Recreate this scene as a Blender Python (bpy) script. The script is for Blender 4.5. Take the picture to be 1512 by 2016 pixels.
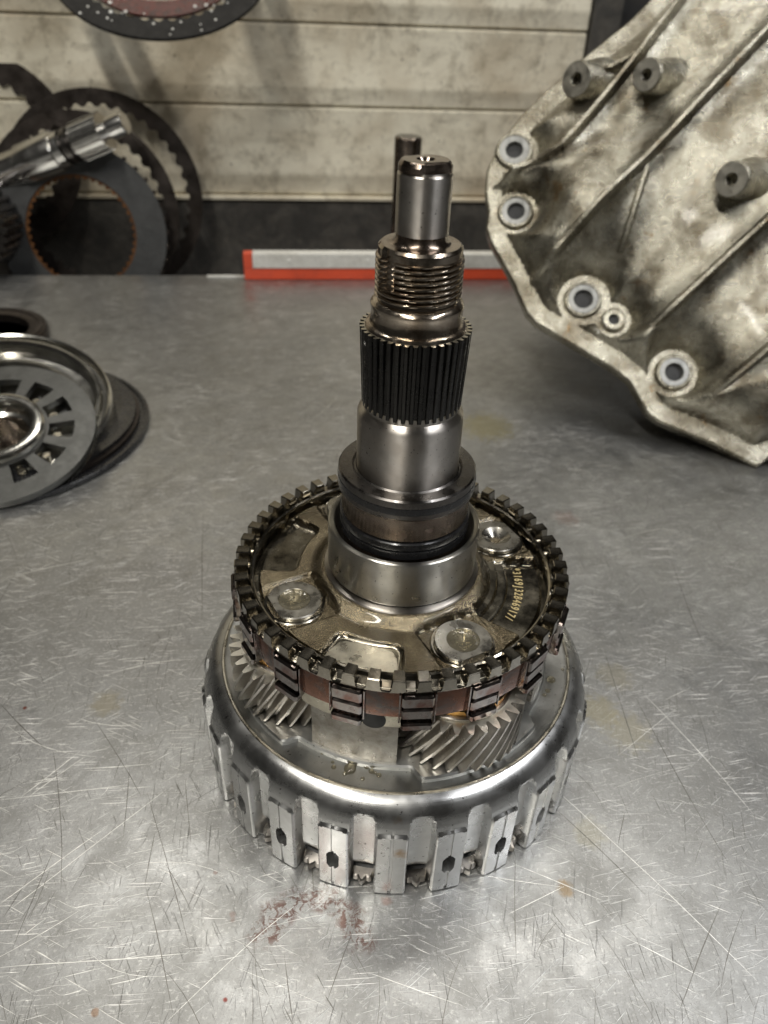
import bpy, bmesh, math, random
from mathutils import Vector, Matrix
S = 0.001                      # the script thinks in millimetres
random.seed(7)
PI = math.pi
sin, cos, rad = math.sin, math.cos, math.radians
scene = bpy.context.scene
col = scene.collection
for o in list(bpy.data.objects):
    bpy.data.objects.remove(o)

# ------------------------------------------------------------------ camera
FPX, CXP, CYP = 1515.0, 756.0, 1008.0            # photo focal length and centre, in photo pixels
CAM = Vector((-5.37, -243.27, 297.07))
cr_ = Vector((0.99876671, 0.03535997, 0.0348529))
cu_ = Vector((-0.0489287, 0.58182823, 0.81183859))
cf_ = Vector((-0.00842819, 0.81254266, -0.58284079))
cam = bpy.data.cameras.new('camera')
cam.sensor_fit = 'VERTICAL'; cam.sensor_height = 36; cam.sensor_width = 27
cam.lens = 36 * FPX / 2016
cam.clip_start = 0.01; cam.clip_end = 50
cam.dof.use_dof = True; cam.dof.focus_distance = 0.275; cam.dof.aperture_fstop = 13.0
camo = bpy.data.objects.new('camera', cam); col.objects.link(camo)
M = Matrix.Identity(4)
for i in range(3):
    M[i][0] = cr_[i]; M[i][1] = cu_[i]; M[i][2] = -cf_[i]; M[i][3] = CAM[i] * S
camo.matrix_world = M
scene.camera = camo

# ------------------------------------------------------------------ light
w = bpy.data.worlds.new('World'); scene.world = w; w.use_nodes = True
bg = w.node_tree.nodes['Background']
bg.inputs[0].default_value = (1.0, 0.95, 0.86, 1); bg.inputs[1].default_value = 0.022

def tube(name, loc, sx, sy, power, rz=0, rx=0, c=(1, 0.965, 0.89)):
    l = bpy.data.lights.new(name, 'AREA'); l.shape = 'RECTANGLE'
    l.size = sx; l.size_y = sy; l.energy = power; l.color = c
    o = bpy.data.objects.new(name, l); col.objects.link(o)
    o.location = loc; o.rotation_euler = (rx, 0, rz)
    return o
tube('ceiling_tube_lamp', (0.0, 0.76, 1.75), 1.6, 0.09, 11)
tube('ceiling_tube_lamp', (-0.45, -0.75, 1.60), 0.08, 1.1, 24, rz=0.3)
tube('ceiling_tube_lamp', (0.95, -0.30, 1.50), 0.08, 1.1, 17, c=(0.97, 0.98, 1.0))
scene.view_settings.view_transform = 'Standard'
scene.view_settings.look = 'None'
scene.view_settings.exposure = 0.14
scene.view_settings.gamma = 1.0
scene.view_settings.use_curve_mapping = False

# ------------------------------------------------------------------ pixel helpers
def ray(px, py):
    return (cf_ + cr_ * ((px - CXP) / FPX) - cu_ * ((py - CYP) / FPX))
def on_z(px, py, z=0.0):
    d = ray(px, py); return CAM + d * ((z - CAM.z) / d.z)
def on_plane(px, py, n, P):
    d = ray(px, py); return CAM + d * ((P - CAM).dot(n) / d.dot(n))
def at_depth(px, py, t):
    return CAM + ray(px, py) * t

# ------------------------------------------------------------------ materials
def nodes_of(name):
    m = bpy.data.materials.new(name); m.use_nodes = True
    nt = m.node_tree
    return m, nt, nt.nodes['Principled BSDF']
def N(nt, t, **kw):
    n = nt.nodes.new(t)
    for k, v in kw.items():
        if k.startswith('i_'):
            n.inputs[k[2:].replace('_', ' ')].default_value = v
        else:
            setattr(n, k, v)
    return n
def L(nt, a, b): nt.links.new(a, b)
def coords(nt, scale=(1, 1, 1), rot=(0, 0, 0), loc=(0, 0, 0)):
    tc = N(nt, 'ShaderNodeTexCoord'); mp = N(nt, 'ShaderNodeMapping')
    mp.inputs['Scale'].default_value = scale; mp.inputs['Location'].default_value = loc
    src = tc.outputs['Object']
    if any(rot):                                           # turn first, stretch afterwards
        m0 = N(nt, 'ShaderNodeMapping'); m0.inputs['Rotation'].default_value = rot
        L(nt, src, m0.inputs['Vector']); src = m0.outputs['Vector']
    L(nt, src, mp.inputs['Vector']); return mp.outputs['Vector']
def noise(nt, vec, scale, detail=4, rough=0.6, dist=0.0):
    n = N(nt, 'ShaderNodeTexNoise'); n.inputs['Scale'].default_value = scale
    n.inputs['Detail'].default_value = detail; n.inputs['Roughness'].default_value = rough
    n.inputs['Distortion'].default_value = dist
    L(nt, vec, n.inputs['Vector']); return n.outputs['Fac']
def rng(nt, val, a, b, lo=0.0, hi=1.0):
    n = N(nt, 'ShaderNodeMapRange'); n.inputs['From Min'].default_value = a; n.inputs['From Max'].default_value = b
    n.inputs['To Min'].default_value = lo; n.inputs['To Max'].default_value = hi
    L(nt, val, n.inputs['Value']); return n.outputs['Result']
def mixc(nt, fac, a, b, mode='MIX'):
    n = N(nt, 'ShaderNodeMix', data_type='RGBA', blend_type=mode)
    if isinstance(fac, (int, float)): n.inputs[0].default_value = fac
    else: L(nt, fac, n.inputs[0])
    for i, v in ((6, a), (7, b)):
        if isinstance(v, tuple): n.inputs[i].default_value = (*v[:3], 1)
        else: L(nt, v, n.inputs[i])
    return n.outputs[2]
def math_(nt, op, a, b=None):
    n = N(nt, 'ShaderNodeMath', operation=op)
    for i, v in ((0, a), (1, b)):
        if v is None: continue
        if isinstance(v, (int, float)): n.inputs[i].default_value = v
        else: L(nt, v, n.inputs[i])
    return n.outputs[0]
def bump(nt, bsdf, h, strength, dist=0.0005, prev=None):
    b = N(nt, 'ShaderNodeBump'); b.inputs['Strength'].default_value = strength; b.inputs['Distance'].default_value = dist
    L(nt, h, b.inputs['Height'])
    if prev is not None: L(nt, prev, b.inputs['Normal'])
    L(nt, b.outputs['Normal'], bsdf.inputs['Normal']); return b.outputs['Normal']

def metal(name, c, rough, c2=None, mscale=60, mamt=(0.45, 0.7), grain=None, gstr=0.15, cast=None, cstr=0.4,
          metallic=1.0, coat=0.0, rvar=0.12, pits=True, rot=(0, 0, 0), aniso=0.0):
    """steel or alloy: mottled colour, uneven roughness, grinding grain or cast skin, small pits"""
    m, nt, b = nodes_of(name)
    v = coords(nt)
    n1 = noise(nt, v, mscale, 6, 0.65, 0.6)
    n2 = noise(nt, v, mscale * 6, 4, 0.6)
    if c2 is None: c2 = tuple(x * 0.62 for x in c)
    f = rng(nt, n1, mamt[0], mamt[1])
    cc = mixc(nt, f, c, c2)
    cc = mixc(nt, rng(nt, n2, 0.3, 0.75, 0.0, 0.45), cc, tuple(x * 0.6 for x in c))
    if pits:
        n3 = noise(nt, v, mscale * 22, 2, 0.5)
        cc = mixc(nt, rng(nt, n3, 0.68, 0.74, 0, 0.8), cc, (0.03, 0.025, 0.02))
    L(nt, cc, b.inputs['Base Color'])
    b.inputs['Metallic'].default_value = metallic
    nr = noise(nt, v, mscale * 2.3, 5, 0.6)
    L(nt, rng(nt, nr, 0.3, 0.7, max(0.03, rough - rvar), rough + rvar), b.inputs['Roughness'])
    b.inputs['Coat Weight'].default_value = coat; b.inputs['Coat Roughness'].default_value = 0.06
    if aniso:
        b.inputs['Anisotropic'].default_value = aniso; b.inputs['Anisotropic Rotation'].default_value = 0.25
        tg = N(nt, 'ShaderNodeTangent', direction_type='RADIAL', axis='Z'); L(nt, tg.outputs[0], b.inputs['Tangent'])
    prev = None
    if grain:
        g = noise(nt, coords(nt, grain, rot), 1.0, 3, 0.7)
        prev = bump(nt, b, g, gstr, 0.0002)
    if cast:
        g = noise(nt, v, cast, 5, 0.65)
        prev = bump(nt, b, g, cstr, 0.0012, prev)
    return m

M_ = {}
M_['ground'] = metal('ground_steel', (0.60, 0.565, 0.52), 0.34, (0.42, 0.37, 0.32), 40, (0.45, 0.75), grain=(120, 120, 9000), gstr=0.06, rvar=0.06, aniso=0.95)
M_['hubsteel'] = metal('race_steel', (0.60, 0.585, 0.54), 0.32, (0.46, 0.43, 0.36), 45, (0.45, 0.75), grain=(150, 150, 7000), gstr=0.05, rvar=0.06, aniso=0.95)
M_['dark_steel'] = metal('dark_steel', (0.17, 0.16, 0.15), 0.30, (0.10, 0.085, 0.075), 60, coat=0.2, aniso=0.6)
M_['brown_steel'] = metal('oily_brown_steel', (0.34, 0.28, 0.23), 0.22, (0.15, 0.11, 0.085), 60, (0.4, 0.65), grain=(150, 150, 6000), gstr=0.1, coat=0.3, aniso=0.8)
M_['thread_steel'] = metal('thread_steel', (0.54, 0.47, 0.385), 0.20, (0.22, 0.155, 0.10), 90, (0.44, 0.68), coat=0.2)
M_['spline_steel'] = metal('black_spline_steel', (0.055, 0.053, 0.05), 0.30, (0.03, 0.028, 0.026), 90, coat=0.35)
M_['seal'] = metal('black_seal', (0.014, 0.014, 0.015), 0.26, metallic=0.0, mscale=90, coat=0.15)
M_['cast_gold'] = metal('oily_cast_carrier', (0.22, 0.185, 0.125), 0.21, (0.10, 0.08, 0.05), 45, (0.4, 0.66), cast=1150, cstr=0.34, coat=0.35)
M_['mach_gold'] = metal('machined_carrier', (0.30, 0.275, 0.22), 0.23, (0.22, 0.195, 0.145), 45, (0.4, 0.7), grain=(60, 60, 60), gstr=0.03, coat=0.5)
M_['pin'] = metal('pin_steel', (0.40, 0.38, 0.335), 0.28, (0.34, 0.32, 0.27), 70, coat=0.3)
M_['tooth'] = metal('oily_ring_steel', (0.32, 0.295, 0.245), 0.17, (0.16, 0.138, 0.10), 70, (0.4, 0.65), coat=0.5)
M_['gear'] = metal('planet_gear_steel', (0.66, 0.63, 0.58), 0.36, (0.52, 0.48, 0.43), 70, (0.45, 0.7), grain=(300, 300, 3000), gstr=0.05)
M_['gearface'] = metal('gear_face_steel', (0.74, 0.71, 0.62), 0.45, (0.62, 0.58, 0.49), 80)
M_['web'] = metal('carrier_web_steel', (0.40, 0.38, 0.345), 0.34, (0.19, 0.165, 0.13), 90, (0.42, 0.68), cast=1800, cstr=0.22)
M_['band'] = metal('machined_band', (0.60, 0.56, 0.46), 0.33, (0.46, 0.42, 0.33), 80)
M_['cage'] = metal('red_brown_cage', (0.24, 0.115, 0.075), 0.24, (0.14, 0.13, 0.125), 75, (0.44, 0.6), coat=0.5, rvar=0.1)
M_['clip'] = metal('clip_steel', (0.25, 0.225, 0.21), 0.18, (0.15, 0.065, 0.045), 110, (0.5, 0.64), coat=0.4)
M_['drum'] = metal('drum_aluminium', (0.64, 0.64, 0.63), 0.29, (0.54, 0.54, 0.535), 30, (0.42, 0.72), grain=(30, 30, 3200), gstr=0.12, rvar=0.08)
M_['drumplate'] = metal('drum_plate_wet', (0.52, 0.52, 0.50), 0.40, (0.40, 0.40, 0.38), 35, (0.4, 0.7), coat=0.25)
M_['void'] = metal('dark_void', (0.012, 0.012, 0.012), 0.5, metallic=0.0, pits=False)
M_['bronze'] = metal('bronze_washer', (0.62, 0.36, 0.12), 0.3, (0.40, 0.20, 0.06), 90)
M_['gold_mark'] = metal('laser_mark', (0.50, 0.40, 0.20), 0.5, (0.40, 0.31, 0.15), 300, metallic=0.3, pits=False)

m, nt, b = nodes_of('oil')
b.inputs['Base Color'].default_value = (0.62, 0.56, 0.40, 1); b.inputs['Roughness'].default_value = 0.03
b.inputs['IOR'].default_value = 1.48; b.inputs['Transmission Weight'].default_value = 0.9
bump(nt, b, noise(nt, coords(nt), 260, 2), 0.5, 0.001)
M_['oil'] = m

# ------------------------------------------------------------------ mesh helpers (coordinates in mm)
def make(name, verts, faces, mat, parent=None, smooth=35, mats=None, fmat=None):
    me = bpy.data.meshes.new(name)
    me.from_pydata([(x * S, y * S, z * S) for x, y, z in verts], [], faces)
    for mm in (mats or [mat]): me.materials.append(mm)
    if fmat: me.polygons.foreach_set('material_index', fmat)
    me.validate(); me.update()
    if smooth:
        me.polygons.foreach_set('use_smooth', [True] * len(me.polygons))
        me.set_sharp_from_angle(angle=rad(smooth))
    o = bpy.data.objects.new(name, me); col.objects.link(o)
    if parent: o.parent = parent
    return o
def lathe_data(prof, seg=96, closed=False, a0=0.0, a1=2 * PI):
    """revolve (r,z) pairs"""
    V, Fc = [], []
    full = abs(a1 - a0 - 2 * PI) < 1e-6
    n = seg if full else seg + 1
    for r, z in prof:
        for i in range(n):
            a = a0 + (a1 - a0) * i / seg
            V.append((r * cos(a), r * sin(a), z))
    P = len(prof); rows = P if closed else P - 1
    for j in range(rows):
        k = (j + 1) % P
        for i in range(seg):
            i2 = (i + 1) % n
            Fc.append((j * n + i, j * n + i2, k * n + i2, k * n + i))
    return V, Fc
def lathe(name, prof, mat, parent=None, seg=96, closed=False, smooth=30):
    V, Fc = lathe_data(prof, seg, closed)
    return make(name, V, Fc, mat, parent, smooth)
def join(*parts):
    V, Fc = [], []
    for v, f in parts:
        k = len(V); V += list(v); Fc += [tuple(i + k for i in q) for q in f]
    return V, Fc
def box_data(x0, x1, y0, y1, z0, z1, b=0.0):
    """box with all edges chamfered by b"""
    if b <= 0:
        V = [(x, y, z) for z in (z0, z1) for y in (y0, y1) for x in (x0, x1)]
        return V, [(0, 2, 3, 1), (4, 5, 7, 6), (0, 1, 5, 4), (2, 6, 7, 3), (0, 4, 6, 2), (1, 3, 7, 5)]
    bm = bmesh.new()
    bmesh.ops.create_cube(bm, size=1)
    for v in bm.verts:
        v.co = Vector(((x0 + x1) / 2 + v.co.x * (x1 - x0), (y0 + y1) / 2 + v.co.y * (y1 - y0), (z0 + z1) / 2 + v.co.z * (z1 - z0)))
    bmesh.ops.bevel(bm, geom=bm.edges[:], offset=b, segments=1, profile=0.5, affect='EDGES')
    bm.verts.index_update()
    out = [tuple(v.co) for v in bm.verts], [tuple(v.index for v in f.verts) for f in bm.faces]
    bm.free(); return out
def xf(data, mat):
    return [tuple(mat @ Vector(v)) for v in data[0]], data[1]
def rotz(a): return Matrix.Rotation(a, 4, 'Z')
def prism(outline, z0, z1, cham=0.0):
    """extrude a simple closed outline (list of xy, counter-clockwise); optional top chamfer by shrinking toward centroid normal"""
    n = len(outline); V = [(x, y, z0) for x, y in outline]
    rows = [(outline, z0)]
    if cham > 0:
        inn = inset(outline, cham)
        rows += [(outline, z1 - cham), (inn, z1)]
    else:
        rows += [(outline, z1)]
    V = []; Fc = []
    for pts, z in rows: V += [(x, y, z) for x, y in pts]
    for j in range(len(rows) - 1):
        for i in range(n):
            Fc.append((j * n + i, j * n + (i + 1) % n, (j + 1) * n + (i + 1) % n, (j + 1) * n + i))
    Fc.append(tuple(range(n))[::-1]); Fc.append(tuple((len(rows) - 1) * n + i for i in range(n)))
    return V, Fc
def inset(pts, d):
    out = []; n = len(pts)
    for i in range(n):
        p0, p1, p2 = Vector(pts[i - 1]), Vector(pts[i]), Vector(pts[(i + 1) % n])
        a = (p1 - p0); c = (p2 - p1)
        if a.length < 1e-9 or c.length < 1e-9: out.append(tuple(p1)); continue
        a.normalize(); c.normalize()
        na = Vector((-a.y, a.x)); nc = Vector((-c.y, c.x)); q = na + nc
        if q.length < 1e-6: q = na
        q.normalize(); k = max(0.4, q.dot(na))
        out.append(tuple(p1 + q * (d / k)))
    return out
def empty(name, label=None, cat=None, group=None, loc=(0, 0, 0), mat=None):
    o = bpy.data.objects.new(name, None); col.objects.link(o); o.empty_display_size = 0.02
    if mat is not None: o.matrix_world = mat
    else: o.location = [c * S for c in loc]
    tag(o, label, cat, group); return o
def tag(o, label=None, cat=None, group=None, kind=None):
    if label: o['label'] = label
    if cat: o['category'] = cat
    if group: o['group'] = group
    if kind: o['kind'] = kind
    return o
def frame(origin, zdir, xhint=(1, 0, 0)):
    z = Vector(zdir).normalized(); x = Vector(xhint); x = (x - z * x.dot(z)).normalized(); y = z.cross(x)
    m = Matrix.Identity(4)
    for i in range(3):
        m[i][0] = x[i]; m[i][1] = y[i]; m[i][2] = z[i]; m[i][3] = origin[i] * S
    return m
def sstep(a, b, x):
    t = min(1, max(0, (x - a) / (b - a))); return t * t * (3 - 2 * t)
def gear_data(nt_, rt, rr, z0, z1, twist=0.0, rows=2, hole=None, flank=0.22, tipw=0.12, rtip_fn=None, ends=True):
    """toothed solid; flank and tipw are fractions of one pitch; returns data and the index ranges of the end faces"""
    prof = []
    P = 2 * PI / nt_
    for k in range(nt_):
        c = k * P
        for f, r in ((-0.5, rr), (-tipw / 2 - flank, rr), (-tipw / 2 - flank * 0.45, rr + (rt - rr) * 0.62), (-tipw / 2, rt), (tipw / 2, rt), (tipw / 2 + flank * 0.45, rr + (rt - rr) * 0.62), (tipw / 2 + flank, rr)):
            prof.append((c + f * P, r))
    n = len(prof); V, Fc = [], []
    for j in range(rows):
        t = j / (rows - 1); z = z0 + (z1 - z0) * t
        for a, r in prof: V.append((r * cos(a + twist * t), r * sin(a + twist * t), z))
    for j in range(rows - 1):
        for i in range(n):
            Fc.append((j * n + i, j * n + (i + 1) % n, (j + 1) * n + (i + 1) % n, (j + 1) * n + i))
    side = len(Fc)
    if ends:
        for j, z, t in ((0, z0, 0), (rows - 1, z1, 1)):
            h = hole or 0.5; base = len(V)
            for a, r in prof: V.append((h * cos(a + twist * t), h * sin(a + twist * t), z))
            for i in range(n):
                q = (j * n + i, j * n + (i + 1) % n, base + (i + 1) % n, base + i)
                Fc.append(q if j else q[::-1])
    return V, Fc, side

# ================================================================== SETTING
m, nt, b = nodes_of('scratched_stainless')
v = coords(nt)
big = noise(nt, v, 9, 5, 0.6, 0.4); mid = noise(nt, v, 45, 5, 0.65, 0.5); fine = noise(nt, v, 420, 3, 0.7)
brush = noise(nt, coords(nt, (110, 1300, 1), (0, 0, rad(-14))), 1.0, 4, 0.75)
brush2 = noise(nt, coords(nt, (110, 1300, 1), (0, 0, rad(-82))), 1.0, 4, 0.75)
cc = mixc(nt, rng(nt, big, 0.35, 0.7), (0.46, 0.463, 0.46), (0.33, 0.333, 0.33))
cc = mixc(nt, rng(nt, mid, 0.40, 0.68, 0, 0.75), cc, (0.29, 0.288, 0.275))
smu = noise(nt, coords(nt, (22, 40, 1), (0, 0, rad(-30))), 1.0, 6, 0.7, 1.2)
cc = mixc(nt, rng(nt, smu, 0.46, 0.66, 0, 0.6), cc, (0.25, 0.248, 0.235))
cc = mixc(nt, rng(nt, brush, 0.45, 0.75, 0, 0.28), cc, (0.28, 0.275, 0.26))
cc = mixc(nt, rng(nt, brush2, 0.45, 0.78, 0, 0.35), cc, (0.26, 0.255, 0.24))
g1 = noise(nt, v, 1300, 3, 0.7); g2 = noise(nt, v, 520, 4, 0.75)
cc = mixc(nt, rng(nt, g1, 0.52, 0.68, 0, 0.5), cc, (0.22, 0.218, 0.205))
cc = mixc(nt, rng(nt, g2, 0.55, 0.70, 0, 0.45), cc, (0.80, 0.79, 0.77))
scr_all = None
for k, (a, sx, sy, th, c) in enumerate([(-17, 55, 1900, 0.65, (0.95, 0.94, 0.9)), (22, 50, 1800, 0.66, (0.93, 0.92, 0.88)), (-78, 45, 1700, 0.66, (0.16, 0.15, 0.14)),
                                        (-98, 50, 1900, 0.66, (0.14, 0.135, 0.12)), (-6, 40, 1600, 0.655, (0.97, 0.95, 0.92)), (-42, 60, 2000, 0.67, (0.9, 0.9, 0.88)), (-125, 60, 2000, 0.66, (0.2, 0.19, 0.17))]):
    nn = noise(nt, coords(nt, (sx, sy, 1), (0, 0, rad(a)), (k * 3.1, k * 1.7, 0)), 1.0, 2, 0.5, 0.15)
    s = rng(nt, nn, th, th + 0.04)
    s = math_(nt, 'MULTIPLY', s, rng(nt, noise(nt, coords(nt, (1, 1, 1), (0, 0, 0), (k, k * 2.3, 0)), 26, 3), 0.42, 0.58))
    cc = mixc(nt, math_(nt, 'MULTIPLY', s, 0.8), cc, c)
    scr_all = s if scr_all is None else math_(nt, 'MAXIMUM', scr_all, s)
# stains (a dried red-brown arc, a few brown drops) and a painted reflection of the shaft
geo = N(nt, 'ShaderNodeNewGeometry'); sep = N(nt, 'ShaderNodeSeparateXYZ'); L(nt, geo.outputs['Position'], sep.inputs[0])
def spot(px, py, r, soft=0.5):
    P = on_z(px, py)
    d = N(nt, 'ShaderNodeVectorMath', operation='DISTANCE'); L(nt, geo.outputs['Position'], d.inputs[0]); d.inputs[1].default_value = (P.x * S, P.y * S, 0)
    wob = math_(nt, 'MULTIPLY', math_(nt, 'SUBTRACT', noise(nt, v, 250, 4), 0.5), r * S * 1.6)
    return rng(nt, math_(nt, 'ADD', d.outputs['Value'], wob), r * S, r * S * soft)
flake = rng(nt, noise(nt, v, 330, 5, 0.75, 1.0), 0.47, 0.56)
P0 = on_z(612, 1868)
d = N(nt, 'ShaderNodeVectorMath', operation='DISTANCE'); L(nt, geo.outputs['Position'], d.inputs[0]); d.inputs[1].default_value = (P0.x * S, P0.y * S, 0)
wob = math_(nt, 'MULTIPLY', math_(nt, 'SUBTRACT', noise(nt, v, 120, 3), 0.5), 0.012)
dd = math_(nt, 'ADD', d.outputs['Value'], wob)
band = math_(nt, 'MULTIPLY', rng(nt, dd, 0.0115, 0.0150), rng(nt, dd, 0.0255, 0.021))
upper = rng(nt, sep.outputs['Y'], (P0.y - 2) * S, (P0.y + 3) * S)
arc = math_(nt, 'MULTIPLY', math_(nt, 'MULTIPLY', band, upper), flake)
cc = mixc(nt, math_(nt, 'MULTIPLY', arc, 0.85), cc, (0.13, 0.065, 0.05))
for (px, py, r, c, amt) in [(1113, 1748, 4.0, (0.30, 0.20, 0.09), 0.6), (762, 1774, 2.6, (0.24, 0.13, 0.10), 0.5), (48, 1394, 1.2, (0.22, 0.05, 0.03), 0.9),
                            (444, 1968, 1.1, (0.22, 0.05, 0.04), 0.9), (425, 1718, 1.2, (0.22, 0.15, 0.13), 0.6), (458, 1800, 1.5, (0.22, 0.15, 0.13), 0.5), (458, 1812, 1.2, (0.2, 0.13, 0.11), 0.5), (210, 1385, 9, (0.30, 0.26, 0.16), 0.45),
                            (187, 1993, 1.6, (0.28, 0.17, 0.1), 0.7), (1180, 1400, 12, (0.38, 0.34, 0.22), 0.5), (1160, 1640, 9, (0.40, 0.37, 0.26), 0.3), (1115, 1020, 10, (0.30, 0.2, 0.17), 0.4),
                            (1210, 1330, 11, (0.36, 0.33, 0.24), 0.4), (1235, 1440, 14, (0.40, 0.37, 0.27), 0.45), (960, 840, 26, (0.34, 0.30, 0.14), 0.55)]:  # last patch paints the shaft's yellowish reflection on the steel
    cc = mixc(nt, math_(nt, 'MULTIPLY', spot(px, py, r), amt), cc, c)
L(nt, cc, b.inputs['Base Color'])
b.inputs['Metallic'].default_value = 0.92
rr_ = math_(nt, 'ADD', rng(nt, mid, 0.3, 0.7, 0.32, 0.47), math_(nt, 'MULTIPLY', scr_all, 0.15))
L(nt, rr_, b.inputs['Roughness'])
pv = bump(nt, b, brush, 0.05, 0.0003)
pv = bump(nt, b, fine, 0.10, 0.0003, pv)
bump(nt, b, scr_all, 0.35, 0.0003, pv)
M_['table'] = m

# bench top: rear edge traced from the photo at table height
EL, ER = on_z(400, 541), on_z(1000, 541)
edir = (ER - EL).normalized(); enrm = Vector((-edir.y, edir.x, 0))          # towards the wall
mid_ = (EL + ER) / 2
def bench(u, v_, z): p = mid_ + edir * u + enrm * v_; return (p.x, p.y, z)
V = [bench(u, v_, z) for z in (-30, -2.0) for u, v_ in ((-900, -1150), (900, -1150), (900, 0), (-900, 0))]
V += [bench(u, v_, 0) for u, v_ in ((-898, -1148), (898, -1148), (898, -2), (-898, -2))]
Fc = [(3, 2, 1, 0), (8, 9, 10, 11)]
for j in (0, 4):
    for i in range(4): Fc.append((j + i, j + (i + 1) % 4, j + 4 + (i + 1) % 4, j + 4 + i))
table = tag(make('bench_top', V, Fc, M_['table'], smooth=0), 'scratched stainless steel workbench top under the gear assembly', 'workbench', kind='structure')

# long scratches cut into the sheet: thin curved ribbons, light and dark
def scratch_mat(name, c, r):
    m, nt, b = nodes_of(name); b.inputs['Metallic'].default_value = 0.9
    n = noise(nt, coords(nt), 300, 3)
    L(nt, mixc(nt, rng(nt, n, 0.35, 0.65), c, tuple(x * 0.7 for x in c)), b.inputs['Base Color'])
    b.inputs['Roughness'].default_value = r
    return m
ms_l = scratch_mat('bright_scratch', (0.95, 0.94, 0.90), 0.5); ms_d = scratch_mat('dark_scratch', (0.20, 0.19, 0.175), 0.4)  # real scratches; the light ones hold their glint as paler colour
def ribbons(name, specs, mat, z):
    V, Fc = [], []
    for (x, y, a, ln, wd, curv) in specs:
        n = max(5, int(ln / 6)); k = len(V); px, py, aa = x, y, a
        for i in range(n + 1):
            t = i / n; ww = wd * (0.25 + 0.75 * sin(PI * min(1, max(0, t))) ** 0.5) * (0.7 + 0.6 * random.random())
            nx, ny = -sin(aa), cos(aa)
            V += [(px + nx * ww / 2, py + ny * ww / 2, z), (px - nx * ww / 2, py - ny * ww / 2, z)]
            px += cos(aa) * ln / n; py += sin(aa) * ln / n; aa += curv / n + random.gauss(0, 0.012)
        for i in range(n):
            q = k + 2 * i; Fc.append((q, q + 1, q + 3, q + 2))
    o = make(name, V, Fc, mat, table, smooth=0); o['kind'] = 'stuff'; return o
def spec(n, angs, lmin, lmax, wmin, wmax):
    out = []
    for _ in range(n):
        x = random.uniform(-300, 330); y = random.uniform(-235, 330)
        a = rad(random.gauss(*random.choice(angs)))
        ln = lmin * (lmax / lmin) ** random.random()
        out.append((x, y, a, ln, random.uniform(wmin, wmax), random.gauss(0, 0.45)))
    return out
light = spec(210, [(15, 10), (-20, 9), (3, 5), (40, 12)], 5, 60, 0.10, 0.26)
dark = spec(190, [(80, 8), (98, 9), (110, 8), (62, 10)], 6, 70, 0.10, 0.25)
def traced(pts_list, wd):
    out = []
    for (x0, y0, x1, y1) in pts_list:
        A, B = on_z(x0, y0), on_z(x1, y1)
        out.append((A.x, A.y, math.atan2(B.y - A.y, B.x - A.x), (B - A).length, wd, random.gauss(0, 0.06)))
    return out
light += traced([(1100, 1560, 1500, 1920), (0, 1780, 210, 1625), (20, 1790, 330, 1560), (0, 1905, 380, 1868), (165, 1513, 300, 1508), (330, 2010, 570, 1775), (725, 1915, 900, 1975), (1010, 1700, 1190, 1775),
                 (1200, 1830, 1400, 1930), (0, 1140, 180, 1098), (1270, 1370, 1500, 1590), (930, 1640 + 80, 1110, 1750), (40, 1570, 160, 1480), (45, 1578, 165, 1486), (0, 1575, 250, 1545), (1000, 1800, 1110, 1745)], 0.32)
dark += traced([(105, 1480, 145, 1745), (180, 1410, 290, 1560), (290, 1560, 375, 1875), (0, 1385, 85, 1478), (255, 1510, 245, 1650), (365, 1535, 372, 1660), (305, 1640, 285, 1740), (285, 1740, 350, 1990), (105, 1675, 20, 1870),
                (1250, 1370, 1420, 1700), (1420, 1780, 1330, 1980), (1015, 1690, 1008, 1880), (1230, 1600, 1215, 1665), (1080, 1580, 1280, 1760), (560, 1880, 575, 2016), (700, 1820, 640, 1970), (640, 1960, 660, 1990),
                (400, 1010, 403, 1220), (1190, 1280, 1250, 1500), (325, 1700, 380, 1790), (1310, 1080, 1400, 1280)], 0.32)
ribbons('scratch_marks', light, ms_l, 0.05); ribbons('scratch_marks', dark, ms_d, 0.06)

# rear tray, wall boards and dark edge
M_['black'] = metal('black_paint', (0.028, 0.027, 0.026), 0.45, (0.05, 0.046, 0.04), 25, metallic=0.0, cast=300, cstr=0.15)
m, nt, b = nodes_of('grimy_board')
v = coords(nt)
n1 = noise(nt, v, 7, 6, 0.65, 0.3); n2 = noise(nt, v, 60, 5, 0.7); n3 = noise(nt, v, 190, 4, 0.6); n4 = noise(nt, coords(nt, (8, 60, 60)), 1.0, 5, 0.7)
cc = mixc(nt, rng(nt, n1, 0.40, 0.62), (0.86, 0.80, 0.64), (0.56, 0.48, 0.35))
cc = mixc(nt, rng(nt, n4, 0.5, 0.75, 0, 0.4), cc, (0.34, 0.29, 0.20))
cc = mixc(nt, rng(nt, n2, 0.50, 0.70, 0, 0.55), cc, (0.24, 0.20, 0.13))
cc = mixc(nt, rng(nt, noise(nt, v, 16, 5, 0.7, 0.8), 0.56, 0.70, 0, 0.5), cc, (0.24, 0.20, 0.14))
cc = mixc(nt, rng(nt, n3, 0.66, 0.72, 0, 0.85), cc, (0.07, 0.055, 0.04))
L(nt, cc, b.inputs['Base Color']); b.inputs['Metallic'].default_value = 0.15
L(nt, rng(nt, n2, 0.3, 0.7, 0.35, 0.6), b.inputs['Roughness'])
bump(nt, b, n2, 0.25, 0.001)
M_['board'] = m
m2 = metal('grimy_rubber', (0.05, 0.047, 0.042), 0.5, (0.11, 0.10, 0.085), 30, (0.4, 0.65), metallic=0.0, cast=250, cstr=0.2)
M_['rubber'] = m2
GAP = 150.0
def wallp(u, off, z): return bench(u, GAP + off, z)
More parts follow.
